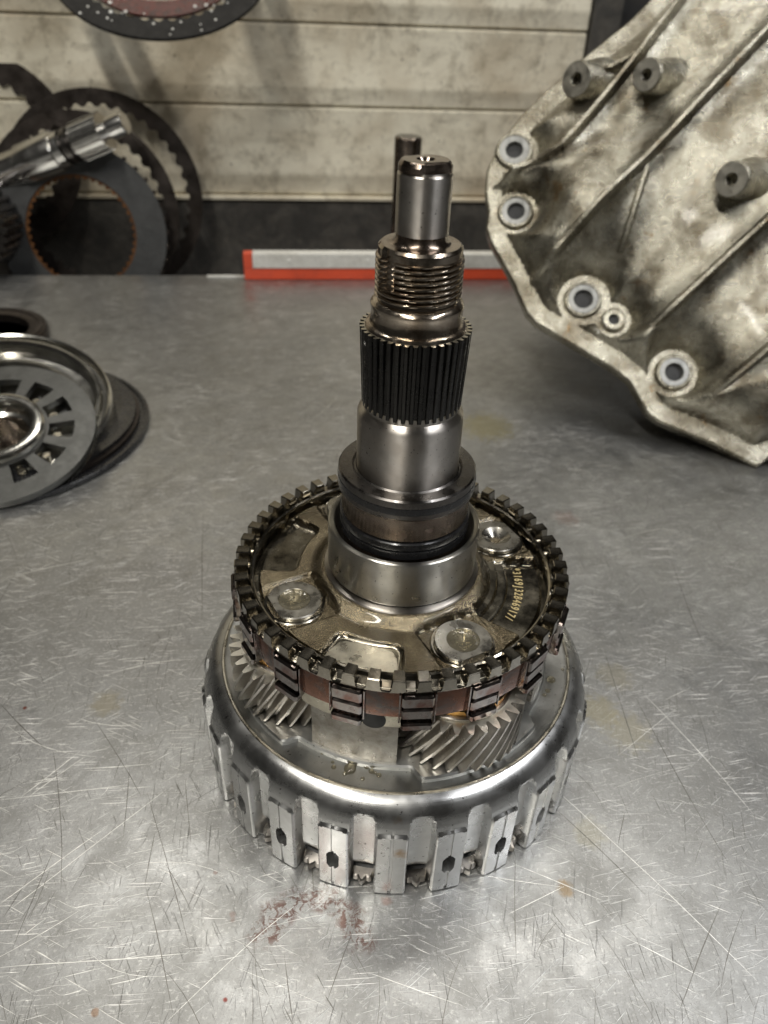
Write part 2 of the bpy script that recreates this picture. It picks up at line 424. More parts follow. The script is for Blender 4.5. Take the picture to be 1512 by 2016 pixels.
tray = make('rear_tray', [bench(u, v_, z) for z in (-64, -56) for u, v_ in ((-900, -60), (900, -60), (900, GAP + 2), (-900, GAP + 2))],
            box_data(0, 1, 0, 1, 0, 1)[1] and [(3, 2, 1, 0), (4, 5, 6, 7), (0, 1, 5, 4), (1, 2, 6, 5), (2, 3, 7, 6), (3, 0, 4, 7)], M_['rubber'], smooth=0)
tag(tray, 'dark sunken tray between bench edge and board wall', 'tray', kind='structure')
wall = empty('back_wall', 'grimy cream board wall behind the workbench', 'wall'); wall['kind'] = 'structure'
def wx(px, py):                                            # u coordinate along the wall under a pixel
    P = on_plane(px, py, enrm, mid_ + enrm * GAP); return (P - mid_).dot(edir), P.z
UR = wx(1158, 50)[0]
def wall_prof(name, prof, u0, u1, mat):
    V, Fc = [], []
    for u in (u0, u1):
        for off, z in prof: V.append(wallp(u, off, z))
    n = len(prof)
    for i in range(n): Fc.append((i, (i + 1) % n, n + (i + 1) % n, n + i))
    Fc.append(tuple(range(n))[::-1]); Fc.append(tuple(n + i for i in range(n)))
    return make(name, V, Fc, mat, wall, smooth=25)
z_b = [wx(560, 384)[1], wx(560, 209)[1], wx(560, 44)[1]]
step = z_b[2] - z_b[1]
z_b += [z_b[2] + step * k for k in range(1, 6)]
for i in range(len(z_b) - 1):
    z0, z1 = z_b[i] + 0.8, z_b[i + 1] - 0.8
    r0 = z0 + (z1 - z0) * 0.235
    wall_prof('board', [(14, z0), (2.2, z0), (0, z0 + 2), (0, r0 - 5), (-0.9, r0 - 2.5), (-0.9, r0 + 2.5), (0, r0 + 6), (0, z1 - 2), (2.2, z1), (14, z1)], -900, UR, M_['board'])
wall_prof('wall_backing', [(24, -56), (15, -56), (15, z_b[-1]), (24, z_b[-1])], -900, UR - 1, M_['black'])
wall_prof('base_strip', [(14, -55), (-2, -55), (-2, z_b[0] - 8), (0, z_b[0] - 6.5), (14, z_b[0] - 6.5)], -900, 900, M_['rubber'])
wall_prof('trim_strip', [(14, z_b[0] - 5.6), (-4, z_b[0] - 5.6), (-6, z_b[0] - 4.6), (-6, z_b[0] - 1.5), (-4, z_b[0] - 0.6), (14, z_b[0] - 0.6)], -900, 900, M_['board'])
wall_prof('corner_post', [(40, z_b[0]), (-4, z_b[0]), (-6, z_b[0] + 2), (-6, z_b[-1]), (40, z_b[-1])], UR + 2, UR + 36, M_['rubber'])
wall_prof('dark_panel', [(60, z_b[0]), (30, z_b[0]), (30, z_b[-1]), (60, z_b[-1])], UR + 37, 900, M_['black'])

# ================================================================== PLANETARY GEAR ASSEMBLY
asm = empty('planetary_gear_assembly', 'oily steel planetary gear assembly with tall splined and threaded output shaft standing on bench', 'gear assembly')

# ---- drum: corrugated shell with 24 lugs, slot holes, channels
NL = 24; LC = -89.2
SH = [(51.0, 76.0), (50.6, 77.2), (49.8, 78.6), (48.4, 80.2), (46.4, 81.9), (44.0, 83.2), (41.5, 84.0), (38.5, 84.5), (0, 84.6)]
def shoulder(z):
    for (z1, r1), (z0, r0) in zip(SH, SH[1:]):
        if z >= z0: return r0 + (r1 - r0) * (z - z0) / (z1 - z0)
    return 84.6
phi_lines = [-7.5, -6.6, -5.4, -4.72, -4.55, -4.15, -3.85, -3.6, -2.6, -1.95, -1.85, -0.42, -0.30, 0.30, 0.42, 1.85, 1.95, 2.6, 3.6, 3.85, 4.15, 4.55, 4.72, 5.4, 6.6]
z_lines = [0.7, 1.1, 4.6, 5.0, 8.4, 9.0, 11, 12.5, 12.7, 14.4, 14.6, 20.8, 21.0, 22.9, 23.1, 27, 31, 35, 36.8, 37.6, 38.3, 39.2, 40.2, 41.2, 41.8, 42.4, 43.4, 44.4, 45.4, 46.4, 47.4, 48.4, 49.2, 49.9, 50.4, 50.75, 51.0]
V, Fc, fm = [], [], []
cols = [(k, p) for k in range(NL) for p in phi_lines]; n = len(cols)
no_hole = {0, 8, 16}
for z in z_lines:
    for k, p in cols:
        if 1.8 < abs(p) < 2.0:                                # slot edge follows a six-sided outline
            hw_ = 1.9 * max(0.45, 1 - max(0, abs(z - 17.8) - 2.4) / 2.8 * 0.55); p = math.copysign(hw_ + (0.05 if abs(p) > 1.9 else -0.05), p)
            edge_in = abs(p) < hw_
        else: edge_in = abs(p) < 1
        base = shoulder(z); ap = abs(p)
        r = base
        if ap <= 3.86:
            top = 38.3 - 1.2 * max(0, (ap - 3.0) / 0.9) ** 2
            if z <= top: r = max(base, 85.5) + (0.0 if ap < 3.7 else -0.3)
            elif z < 40.2: r = base
        elif ap < 4.5:
            r = base
        if ap >= 4.5:
            rc = 80.6 if ap >= 4.7 else 81.4
            rc = rc - 0.9 * max(0, 1 - ((7.5 - ap) / 2.6) ** 2) * 0.5
            if z < 9.0: rc = 77.0 if z >= 5.0 else 78.0
            elif z < 15: rc -= 1.8 * ((15 - z) / 6) ** 2
            kc = sstep(46.2, 43.6, z + 1.4 * max(0, (5.6 - ap) / 0.9) ** 2) if z > 38 else 1.0
            r = min(r, r + (rc - r) * kc)
        if ap <= 0.31 and z < 41.5 and z > 0.9: r = min(r, 85.0 if z < 38 else 84.3)
        if k not in no_hole:
            inh = 12.6 < z < 23.0 and edge_in
            if inh: r = 80.5
        a = rad(LC + k * 15 + p); V.append((r * cos(a), r * sin(a), z))
for j in range(len(z_lines) - 1):
    for i in range(n):
        q = (j * n + i, j * n + (i + 1) % n, (j + 1) * n + (i + 1) % n, (j + 1) * n + i); Fc.append(q)
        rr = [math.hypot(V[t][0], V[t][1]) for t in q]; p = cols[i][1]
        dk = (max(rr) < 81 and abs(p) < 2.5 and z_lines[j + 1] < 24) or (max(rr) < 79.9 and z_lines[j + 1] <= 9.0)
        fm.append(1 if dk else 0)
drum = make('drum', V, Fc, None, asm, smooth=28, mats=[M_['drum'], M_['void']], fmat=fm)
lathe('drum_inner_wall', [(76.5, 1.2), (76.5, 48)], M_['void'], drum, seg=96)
lathe('drum_rim', [(76.0, 51.0), (75.6, 51.35), (75.0, 51.35), (74.6, 50.9)], M_['band'], drum, seg=180)
lathe('drum_plate', [(74.6, 50.9), (73.5, 50.4), (30, 50.2), (30, 0.05)], M_['drumplate'], asm, seg=180, smooth=35)
# scalloped plate teeth showing under each channel
pts = []
for k in range(NL):
    for i in range(24):
        p = -7.5 + 15 * i / 24; ap = 7.5 - abs(p)      # 0 at the channel centre
        r = 79.0
        if ap < 3.0: r = 82.6 + 1.1 * cos(ap / 3.0 * 2 * PI * 1.0) if ap < 2.3 else 81.6
        a = rad(LC + k * 15 + p); pts.append((r * cos(a), r * sin(a)))
V, Fc = prism(pts, 1.3, 4.6, 0.5)
make('inner_clutch_plate', V, Fc, M_['ground'], asm, smooth=30)

nt_ = M_['drum'].node_tree; b_ = nt_.nodes['Principled BSDF']; src = b_.inputs['Base Color'].links[0].from_socket
for px, py, zz, r in ((786, 1622, 43, 3.2), (788, 1678, 29, 3.6)):
    Q = on_plane(px, py, Vector((0, -1, 0)), Vector((0, -84.5, 0)))
    d = N(nt_, 'ShaderNodeVectorMath', operation='DISTANCE'); d.inputs[1].default_value = tuple(Q * S)
    L(nt_, coords(nt_), d.inputs[0])
    wob = math_(nt_, 'MULTIPLY', math_(nt_, 'SUBTRACT', noise(nt_, coords(nt_), 300, 4), 0.5), r * S * 1.5)
    src = mixc(nt_, rng(nt_, math_(nt_, 'ADD', d.outputs['Value'], wob), r * S, r * S * 0.2, 0, 0.75), src, (0.36, 0.22, 0.10))
L(nt_, src, b_.inputs['Base Color'])
# ---- lower carrier flange with lobed outline lying on the drum plate
pts = []
for i in range(360):
    a = i
    dlt = min(abs((a - (-104 + 90 * q) + 180) % 360 - 180) for q in range(4))
    t = sstep(19.5, 23.5, dlt)
    r = 65.2 + 5.6 * t
    pts.append((r * cos(rad(a)), r * sin(rad(a))))
V, Fc = prism(pts, 50.3, 52.9, 0.7)
make('carrier_flange', V, Fc, M_['drumplate'], asm, smooth=35)

# ---- carrier webs between the planet gears
def web():
    parts = []
    def arcsec(r0, r1, a0, a1, z0, z1, seg=18):
        out = [(r1 * cos(rad(a0 + (a1 - a0) * i / seg)), r1 * sin(rad(a0 + (a1 - a0) * i / seg))) for i in range(seg + 1)]
        inn = [(r0 * cos(rad(a1 + (a0 - a1) * i / seg)), r0 * sin(rad(a1 + (a0 - a1) * i / seg))) for i in range(seg + 1)]
        return prism(out + inn, z0, z1)
    return arcsec
arcsec = web()
for q in range(4):
    A = -104 + 90 * q
    wb = make('carrier_web', *arcsec(48, 63.6, A - 15.2, A + 15.2, 52.5, 74.2), M_['web'], asm, smooth=30)
    make('machined_band', *arcsec(48, 64.2, A - 18.5, A + 18.5, 74.2, 82.0), M_['band'], wb, smooth=30)
    # oil hole with a rim
    ho = lathe('oil_hole', [(4.5, -0.4), (4.5, 0.18), (4.2, 0.22), (0.01, 0.22)], M_['void'], wb, seg=32)
    aa = rad(A + 7.0)
    ho.matrix_local = frame((64.15 * cos(aa), 64.15 * sin(aa), 77.2), (cos(aa), sin(aa), 0), (0, 0, 1))
lathe('carrier_core', [(47.9, 52.6), (47.9, 80.5)], M_['void'], asm, seg=48) if False else None
lathe('carrier_underside', [(30, 79.4), (63.4, 79.4), (64.0, 80), (64.2, 84)], M_['web'], asm, seg=120)
lathe('sun_gear', [(21, 52.6), (21, 82)], M_['gear'], asm, seg=48)

# ---- planet gears
NT, RT, RR = 31, 26.4, 22.0
tw = math.tan(rad(27)) * 21.8 / 24
Vg, Fg, sd = gear_data(NT, RT, RR, 53.6, 75.4, tw, 7, hole=9, flank=0.31, tipw=0.19)
gm = None
for q, A in enumerate((-150, -60, 30, 120)):
    if gm is None:
        g = make('planet_gear', Vg, Fg, None, asm, smooth=24, mats=[M_['gear'], M_['gearface']], fmat=[0] * sd + [1] * (len(Fg) - sd)); gm = g.data
    else:
        g = bpy.data.objects.new('planet_gear', gm); col.objects.link(g); g.parent = asm
    g.location = (47 * cos(rad(A)) * S, 47 * sin(rad(A)) * S, 0); g.rotation_euler = (0, 0, rad(A * 1.0 + 3 + q * 7))
    lathe('thrust_washer', [(9, 75.5), (20.3, 75.5), (20.6, 75.7), (20.6, 76.3), (20.3, 76.6), (9, 76.6)], M_['ground'], g, seg=64)
    lathe('bronze_washer', [(9, 76.7), (19.4, 76.7), (19.4, 79.3)], M_['bronze'], g, seg=64)

# ---- red-brown cage ring with clips
lathe('cage_ring', [(64.4, 81.6), (65.7, 81.6), (66.0, 82.0), (66.0, 94.7), (65.7, 95.3), (64.6, 95.6), (63.8, 95.6)], M_['cage'], asm, seg=200)
lathe('cage_edge', [(65.55, 95.25), (65.9, 95.75), (65.6, 96.0), (64.4, 95.9)], M_['band'], asm, seg=200)
def clip_data():
    parts = []
    def seg(r0, r1, hw, z0, z1, b):
        return box_data(r0, r1, -hw, hw, z0, z1, b)
    parts.append(seg(65.0, 68.6, 5.6, 89.2, 94.8, 0.7))
    parts.append(seg(65.0, 67.9, 5.5, 82.6, 87.6, 0.6))
    parts.append(seg(65.0, 68.8, 5.6, 77.6, 81.2, 0.7))
    parts.append(seg(64.9, 66.25, 5.4, 78.5, 94, 0.1))
    parts.append(box_data(65.0, 67.4, 5.9, 6.5, 80.5, 95, 0.15))
    parts.append(box_data(65.0, 67.4, -6.5, -5.9, 80.5, 95, 0.15))
    return join(*parts)
cd = clip_data(); cm = None
for k in range(17):
    if cm is None:
        c = make('clip', *cd, M_['clip'], asm, smooth=0); cm = c.data
    else:
        c = bpy.data.objects.new('clip', cm); col.objects.link(c); c.parent = asm
    c.rotation_euler = (0, 0, rad(-83.8 + 360 / 17 * k))

# ---- toothed ring
ring = lathe('toothed_ring', [(59.2, 88), (59.2, 96.2), (59.5, 97.4), (60.2, 97.8), (60.9, 97.5), (61.2, 96.6), (61.6, 96.1), (64.8, 96.0), (66.5, 95.9), (66.9, 95.5), (66.6, 94.8)], M_['tooth'], asm, seg=220)
# teeth: one ring of concave gaps, built as curved wedges
def tooth():
    rows = []
    hwi, hwo = 2.0, 2.3
    prof = [(-1.4, 95.5), (-1.12, 96.4), (-1.02, 98.0), (-1.0, 100.6), (-0.88, 101.0), (0.88, 101.0), (1.0, 100.6), (1.02, 98.0), (1.12, 96.4), (1.4, 95.5)]
    V = []; Fc = []
    for r, hw, dz in ((61.6, hwi, -0.2), (61.9, hwi, 0), (66.6, hwo, 0), (67.0, hwo, -0.35)):
        for t, z in prof: V.append((r, t * hw * (1 if abs(t) > 1.01 else (1 if 61.7 < r < 66.8 else 0.93)), z + (dz if z > 100 else 0)))
    n = len(prof)
    for j in range(3):
        for i in range(n - 1): Fc.append((j * n + i, (j + 1) * n + i, (j + 1) * n + i + 1, j * n + i + 1))
    Fc.append(tuple(range(n))); Fc.append(tuple(3 * n + i for i in range(n))[::-1])
    return V, Fc
td = tooth(); tm = None
for k in range(48):
    if tm is None: t = make('tooth', *td, M_['tooth'], ring, smooth=30); tm = t.data
    else:
        t = bpy.data.objects.new('tooth', tm); col.objects.link(t); t.parent = ring
    t.rotation_euler = (0, 0, rad(-89.7 + 7.5 * k))

# ---- carrier plate as a relief: hub fillet, arms, milled pockets, pin seats
rs = [30.0, 31, 31.8, 32.5, 33.2, 34, 35, 36, 37, 38, 39, 40, 41, 41.6, 42.2, 42.8, 43.4, 44, 44.6, 45.2, 46, 47, 48, 49, 50, 51, 52, 53, 54, 55, 55.6, 56.2, 56.8, 57.4, 58, 58.6, 59.3]
NA = 540
POCK = [(-104, 16.0, 43.5, 60, 93.2), (166, 20.0, 42.5, 56.5, 91.6), (-13.5, 25.5, 36.2, 56.5, 91.6), (76, 20, 42.5, 56.5, 91.6)]
def angd(a, b_): return (a - b_ + 180) % 360 - 180
def plate_h(r, a):
    mach = 0.0
    h = 94.9 + 3.2 * (1 - sstep(31.5, 38.5, r)) ** 1.4
    for pa in (-150, -60, 30, 120):
        dx = r * cos(rad(a - pa)) - 47; dy = r * sin(rad(a - pa))
        if abs(angd(a, pa)) < 60:
            k = (1 - sstep(12.6, 13.6, abs(dy))) * sstep(-13.2, -12.0, dx)
            if k > 0:
                h = h + (93.6 - h) * k if h > 93.6 else h; mach = max(mach, 0.35 * k)
    for pa, hw, r0, r1, zp in POCK:
        dt = abs(angd(a, pa)) * rad(1) * r
        hwm = hw * rad(1) * (r * 0.72 + 48 * 0.28)
        # rounded box distance
        qx = max(0, dt - hwm + 4); qr = max(0, r0 + 4 - r)
        dd = math.hypot(qx, qr)
        k = 1 - sstep(3.2, 4.6, dd)
        if k > 0:
            zz = zp
            if pa == -13.5 and r < 46.5: zz = zp + 1.0 * (1 - sstep(43.2, 43.9, r)) + 1.2 * (1 - sstep(39.0, 40.0, r))
            h = h + (zz - h) * k; mach = max(mach, k)
    h -= 2.6 * sstep(56.9, 57.8, r) if r > 56 else 0
    return h, mach
V, Fc, fm = [], [], []
for r in rs:
    for i in range(NA):
        a = 360 * i / NA; h, mk = plate_h(r, a); V.append((r * cos(rad(a)), r * sin(rad(a)), h))
for j in range(len(rs) - 1):
    for i in range(NA):
        Fc.append((j * NA + i, (j + 1) * NA + i, (j + 1) * NA + (i + 1) % NA, j * NA + (i + 1) % NA))
        mk = plate_h((rs[j] + rs[j + 1]) / 2, 360 * (i + 0.5) / NA)[1]
        fm.append(1 if mk > 0.6 or rs[j] > 57 else 0)
make('carrier_plate', V, Fc, None, asm, smooth=50, mats=[M_['cast_gold'], M_['mach_gold']], fmat=fm)
# bright milled pad at the front pocket
pad = [(r * cos(rad(a)), r * sin(rad(a))) for r, a in [(58.2, -104 - 14.2), (58.2, -104 - 7), (58.2, -104), (58.2, -104 + 7), (58.2, -104 + 14.2), (52, -104 + 14.0), (48, -104 + 13.0), (46.2, -104 + 11), (45.4, -104 + 7), (45.2, -104), (45.4, -104 - 7), (46.2, -104 - 11), (48, -104 - 13.0), (52, -104 - 14.0)]]
make('milled_pad', *prism(pad, 92.6, 93.9, 0.3), M_['band'], asm, smooth=0)
# marking on the flat of the right-hand pocket: one glyph after another along an arc
TXT = '*3169J32846917/'
tr, ta0, ta1 = 47.0, 7.5, -29.0
mk = []
for i, ch in enumerate(TXT):
    cu = bpy.data.curves.new('glyph', 'FONT'); cu.body = ch; cu.size = 4.7 * S; cu.align_x = 'CENTER'; cu.extrude = 0.00006; cu.offset = 0.00008
    to = bpy.data.objects.new('glyph', cu); col.objects.link(to)
    bpy.context.view_layer.update()
    me = bpy.data.meshes.new_from_object(to.evaluated_get(bpy.context.evaluated_depsgraph_get()))
    a = rad(ta0 + (ta1 - ta0) * i / (len(TXT) - 1))
    Mx = frame((tr * cos(a), tr * sin(a), 91.72), (0, 0, 1), (sin(a), -cos(a), 0))
    vs = [tuple((Mx @ Vector((v.co.x * 0.74, v.co.y * 1.0, v.co.z))) / S) for v in me.vertices]
    mk.append((vs, [tuple(p.vertices) for p in me.polygons]))
    bpy.data.objects.remove(to); bpy.data.meshes.remove(me); bpy.data.curves.remove(cu)
o = make('engraved_number', *join(*mk), M_['gold_mark'], asm, smooth=0)
o['label'] = 'laser marked number 3169J32846917 in gold figures'

# ---- planet pins with dimples, three of them holding oil
for q, A in enumerate((-150, -60, 30, 120)):
    ca, sa = cos(rad(A)), sin(rad(A))
    V, Fc = [], []
    prof = [(10.6, 92.8), (10.8, 95.7), (10.4, 96.1), (6.2, 96.1), (5.9, 95.8), (0.05, 93.4 if q != 2 else 92.4)]
    sg = 72
    for r, z in prof:
        for i in range(sg):
            t = 2 * PI * i / sg; x, y = r * cos(t), r * sin(t)
            x = min(x, 8.6 if r > 10.3 else 8.2)               # flat cut on the outer side
            V.append((x, y, z))
    for j in range(len(prof) - 1):
        for i in range(sg): Fc.append((j * sg + i, j * sg + (i + 1) % sg, (j + 1) * sg + (i + 1) % sg, (j + 1) * sg + i))
    pn = make('planet_pin', V, Fc, M_['pin'], asm, smooth=28)
    pn.location = (47 * ca * S, 47 * sa * S, 0); pn.rotation_euler = (0, 0, rad(A))
    lathe('pin_seat', [(10.7, 94.3), (11.7, 94.3), (12.1, 94.0), (12.1, 92.4)], M_['tooth'], pn, seg=64)
    if q != 2:
        lathe('oil_pool', [(6.05, 96.02), (5.5, 95.75), (4.0, 95.55), (2, 95.45), (0.02, 95.42)], M_['oil'], pn, seg=48, smooth=60)

# ---- bearing race sleeve, seals and collar
lathe('race_sleeve', [(27.0, 96), (27.0, 119.4), (27.4, 120.1), (28.0, 120.4), (29.0, 120.4), (29.45, 120.1), (29.65, 119.5), (29.65, 101.0), (29.3, 100.4), (28.2, 100.3)], M_['hubsteel'], asm, seg=160)
lathe('sleeve_gap', [(28.3, 100.6), (28.3, 98.4)], M_['void'], asm, seg=120)
lathe('sleeve_foot', [(28.2, 98.9), (30.4, 98.9), (31.0, 98.7), (31.3, 98.2), (31.3, 97.5)], M_['ground'], asm, seg=160)
lathe('seal_collar', [(19.2, 145.5), (20.1, 144.9), (20.6, 145.5), (25.0, 145.5), (25.6, 144.9), (25.7, 143.6), (25.7, 142.4), (25.2, 142.2), (25.2, 141.9), (25.7, 141.7), (25.7, 137.8), (25.3, 137.2), (24.6, 136.8), (24.3, 136.3)], M_['dark_steel'], asm, seg=160)
lathe('seal_ring', [(25.2, 142.3), (25.85, 142.2), (25.9, 141.8), (25.85, 139.6), (25.2, 139.5)], M_['seal'], asm, seg=160)
lathe('seal_neck', [(24.3, 136.4), (24.3, 127.2), (23.9, 126.6), (23.6, 126.4)], M_['brown_steel'], asm, seg=160)
lathe('lower_seal', [(23.5, 126.4), (24.6, 126.3), (25.0, 125.9), (25.0, 123.4), (24.4, 123.2), (24.4, 122.6), (25.0, 122.4), (25.0, 119.4), (24.3, 119.0), (22.5, 118.4)], M_['seal'], asm, seg=160)
lathe('inner_neck', [(24.4, 119.2), (24.0, 117), (23.4, 112), (23, 97), (27, 97)], M_['brown_steel'], asm, seg=120)

# ---- output shaft: journal, spline, neck, thread, pilot
lathe('shaft_journal', [(18.9, 144.6), (18.95, 167.4), (18.5, 168.6), (17.6, 169.6), (17.0, 170.2), (16.9, 173.0)], M_['ground'], asm, seg=160)
Vs, Fs, sd = gear_data(40, 18.7, 17.2, 172.8, 199.4, 0, 2, hole=15.2, flank=0.16, tipw=0.34)
n7 = 40 * 7
# bottom run-out: pull the lowest ring of tips in a little
for i in range(n7):
    x, y, z = Vs[i]; r = math.hypot(x, y)
    if r > 17.6: Vs[i] = (x * 17.5 / r, y * 17.5 / r, z - 1.4)
Vs2, Fs2 = list(Vs), list(Fs)
spl = make('shaft_spline', Vs2, Fs2, None, asm, smooth=30, mats=[M_['spline_steel'], M_['band']], fmat=[0] * sd + [1] * (len(Fs2) - sd))
lathe('shaft_neck', [(17.0, 199.5), (16.6, 200.3), (16.1, 200.6), (15.5, 200.8), (15.1, 201.6), (15.0, 205.6), (15.3, 206.2), (15.3, 207.2), (14.9, 207.8), (14.3, 208.3), (13.2, 208.8), (12.9, 209.6)], M_['thread_steel'], asm, seg=128)
zt0, zt1, pit = 208.8, 226.2, 1.75
rows = 120; sg = 144; V, Fc = [], []
ka = rad(-140)
for j in range(rows + 1):
    z = zt0 + (zt1 - zt0) * j / rows
    for i in range(sg):
        a = 2 * PI * i / sg
        ph = ((z / pit) - i / sg) % 1.0
        tri = 1 - abs(ph - 0.5) * 2
        r = 12.6 + 1.5 * min(1, tri * 1.45)
        top = (zt1 - z)
        if top < 3.4: r = 13.35 if top > 0.9 else 13.35 - (0.9 - top) * 0.9
        if z < zt0 + 1.2: r = min(r, 13.0)
        da = ((a - ka + PI) % (2 * PI)) - PI
        if abs(da) * 13.5 < 2.6 and z > 213.5: r = min(r, 11.6 / max(0.6, cos(da)))
        V.append((r * cos(a), r * sin(a), z))
for j in range(rows):
    for i in range(sg): Fc.append((j * sg + i, j * sg + (i + 1) % sg, (j + 1) * sg + (i + 1) % sg, (j + 1) * sg + i))
make('shaft_thread', V, Fc, M_['thread_steel'], asm, smooth=40)
lathe('shaft_shoulder', [(12.5, 226.2), (11.2, 226.35), (9.6, 226.3), (8.9, 226.6), (8.3, 227.3), (8.0, 228.2), (7.95, 229.0), (8.3, 229.6)], M_['brown_steel'], asm, seg=96)
lathe('shaft_pilot', [(8.35, 229.4), (8.35, 246.3), (8.1, 246.7), (7.6, 246.9), (7.6, 247.4)], M_['ground'], asm, seg=128)
# faceted tip with centre drilling
V, Fc = [], []
prof = [(7.6, 246.9), (8.1, 247.2), (8.1, 248.8), (7.4, 249.9), (6.9, 250.2), (2.9, 250.2), (2.5, 249.8), (1.5, 248.2), (0.02, 247.4)]
sg = 96
for r, z in prof:
    for i in range(sg):
        a = 2 * PI * i / sg; x, y = r * cos(a), r * sin(a)
        for fa in (-62, 118):
            d_ = x * cos(rad(fa)) + y * sin(rad(fa)); lim = 6.3 - (0.7 if z > 250 else 0)
            if d_ > lim: x -= (d_ - lim) * cos(rad(fa)); y -= (d_ - lim) * sin(rad(fa))
        V.append((x, y, z))
for j in range(len(prof) - 1):
    for i in range(sg): Fc.append((j * sg + i, j * sg + (i + 1) % sg, (j + 1) * sg + (i + 1) % sg, (j + 1) * sg + i))
make('shaft_tip', V, Fc, M_['brown_steel'], asm, smooth=25)

# ---- oil drops on the drum plate
def drop(x, y, z, r):
    V, Fc = lathe_data([(r, 0), (r * 0.92, r * 0.25), (r * 0.66, r * 0.48), (r * 0.3, r * 0.6), (0.01, r * 0.63)], 14)
    return [(a + x, b_ + y, c + z) for a, b_, c in V], Fc
dr = []
for px, py, r in [(689, 1513, 2.4), (679, 1523, 1.0), (657, 1510, 1.0), (714, 1533, 0.9), (731, 1518, 1.1), (746, 1526, 1.1), (738, 1521, 0.8), (655, 1500, 0.7), (668, 1492, 0.6), (1085, 1338, 2.0), (1078, 1360, 1.2), (1072, 1368, 1.0), (1108, 1318, 0.8), (700, 1503, 1.2), (722, 1508, 1.3), (635, 1482, 0.8)]:
    P = on_z(px, py, 50.5); dr.append(drop(P.x, P.y, 50.35, r))
o = make('oil_drops', *join(*dr), M_['oil'], asm, smooth=60); o['kind'] = 'stuff'

# ================================================================== GEARBOX HOUSING
M_['alu'] = metal('oily_cast_aluminium', (0.42, 0.398, 0.325), 0.27, (0.15, 0.128, 0.09), 34, (0.43, 0.61), cast=520, cstr=0.5, coat=0.1, metallic=0.9)
nt = M_['alu'].node_tree; b = nt.nodes['Principled BSDF']; src = b.inputs['Base Color'].links[0].from_socket; v = coords(nt)
src = mixc(nt, rng(nt, noise(nt, v, 150, 6, 0.75, 0.4), 0.54, 0.62, 0, 0.45), src, (0.085, 0.066, 0.042))
src = mixc(nt, rng(nt, noise(nt, v, 60, 5, 0.7, 0.6), 0.62, 0.68, 0, 0.7), src, (0.17, 0.095, 0.03))
L(nt, src, b.inputs['Base Color'])
M_['white_face'] = metal('bare_spotface', (0.42, 0.42, 0.40), 0.42, metallic=0.8, mscale=120)
hn = Vector((-0.10, -0.75, 0.65)).normalized()
HP = on_z(1490, 921, 0.0) + Vector((0, 0, 6.0))
he1 = (Vector((1, 0, 0)) - hn * hn.x).normalized(); he2 = hn.cross(he1)
HM = frame(HP, hn, he1)
def hu(px, py, h=0.0):
    P = on_plane(px, py, hn, HP + hn * h) - HP; return (P.dot(he1), P.dot(he2))
house = empty('gearbox_housing', 'large cast aluminium gearbox housing with ribs and bolt holes lying tilted on bench', 'gearbox housing', mat=HM)
trace = [(1512, 904), (1492, 920), (1400, 872), (1300, 832), (1276, 815), (1262, 792), (1240, 752), (1205, 724), (1130, 680), (1055, 636), (1036, 615), (1012, 560), (985, 510), (966, 478), (957, 448), (962, 415), (958, 398), (955, 372), (958, 335), (975, 300), (992, 270), (1030, 222), (1075, 178), (1112, 145), (1165, 100), (1240, 40), (1290, -10)]
outl = [hu(*p) for p in trace]
# closed on the far side where the photo does not reach
x_end = outl[-1]; x_beg = outl[0]
arcpts = []
cx, cy = 40.0, 215.0
a1 = math.atan2(x_end[1] - cy, x_end[0] - cx); a2 = math.atan2(x_beg[1] - cy, x_beg[0] - cx)
r1 = math.hypot(x_end[0] - cx, x_end[1] - cy); r2 = math.hypot(x_beg[0] - cx, x_beg[1] - cy)
while a2 > a1: a2 -= 2 * PI
for i in range(1, 14):
    t = i / 14; a = a1 + (a2 - a1) * t; r = r1 + (r2 - r1) * t
    r = r * (1 - 0.0 * t)
    arcpts.append((cx + r * cos(a), max(4.0, cy + r * sin(a))))
poly = (outl + arcpts)
def area(p): return sum(p[i - 1][0] * p[i][1] - p[i][0] * p[i - 1][1] for i in range(len(p))) / 2
if area(poly) < 0: poly = poly[::-1]
# subdivide for smoother edge
make('flange', *prism(poly, -11.0, 0.0, 1.5), M_['alu'], house, smooth=40)
make('flange_lip', *prism(inset(poly, 2.0), -15.0, -11.2, 0.8), M_['alu'], house, smooth=40)
# inner case wall below the flange, added dark to deepen the shade there; housing rests on it
low = [(x, max(y, 62.0)) for x, y in inset(poly, 30.0)]
cl = [low[0]]
for p_ in low[1:]:
    if math.hypot(p_[0] - cl[-1][0], p_[1] - cl[-1][1]) > 1.0: cl.append(p_)
make('inner_case', *prism(cl, -60.0, -10.9), M_['rubber'], house, smooth=40)
# body relief
def inside(p, P):
    c = False; x, y = p
    for i in range(len(P)):
        x1, y1 = P[i - 1]; x2, y2 = P[i]
        if (y1 > y) != (y2 > y) and x < (x2 - x1) * (y - y1) / (y2 - y1) + x1: c = not c
    return c
def dist_poly(p, P):
    best = 1e9; x, y = p
    for i in range(len(P)):
        x1, y1 = P[i - 1]; x2, y2 = P[i]; dx, dy = x2 - x1, y2 - y1; q = dx * dx + dy * dy
        t = 0 if q == 0 else max(0, min(1, ((x - x1) * dx + (y - y1) * dy) / q))
        best = min(best, math.hypot(x - x1 - t * dx, y - y1 - t * dy))
    return best
def seg_d(p, a, b_):
    dx, dy = b_[0] - a[0], b_[1] - a[1]; q = dx * dx + dy * dy
    t = max(0, min(1, ((p[0] - a[0]) * dx + (p[1] - a[1]) * dy) / q))
    return math.hypot(p[0] - a[0] - t * dx, p[1] - a[1] - t * dy), t
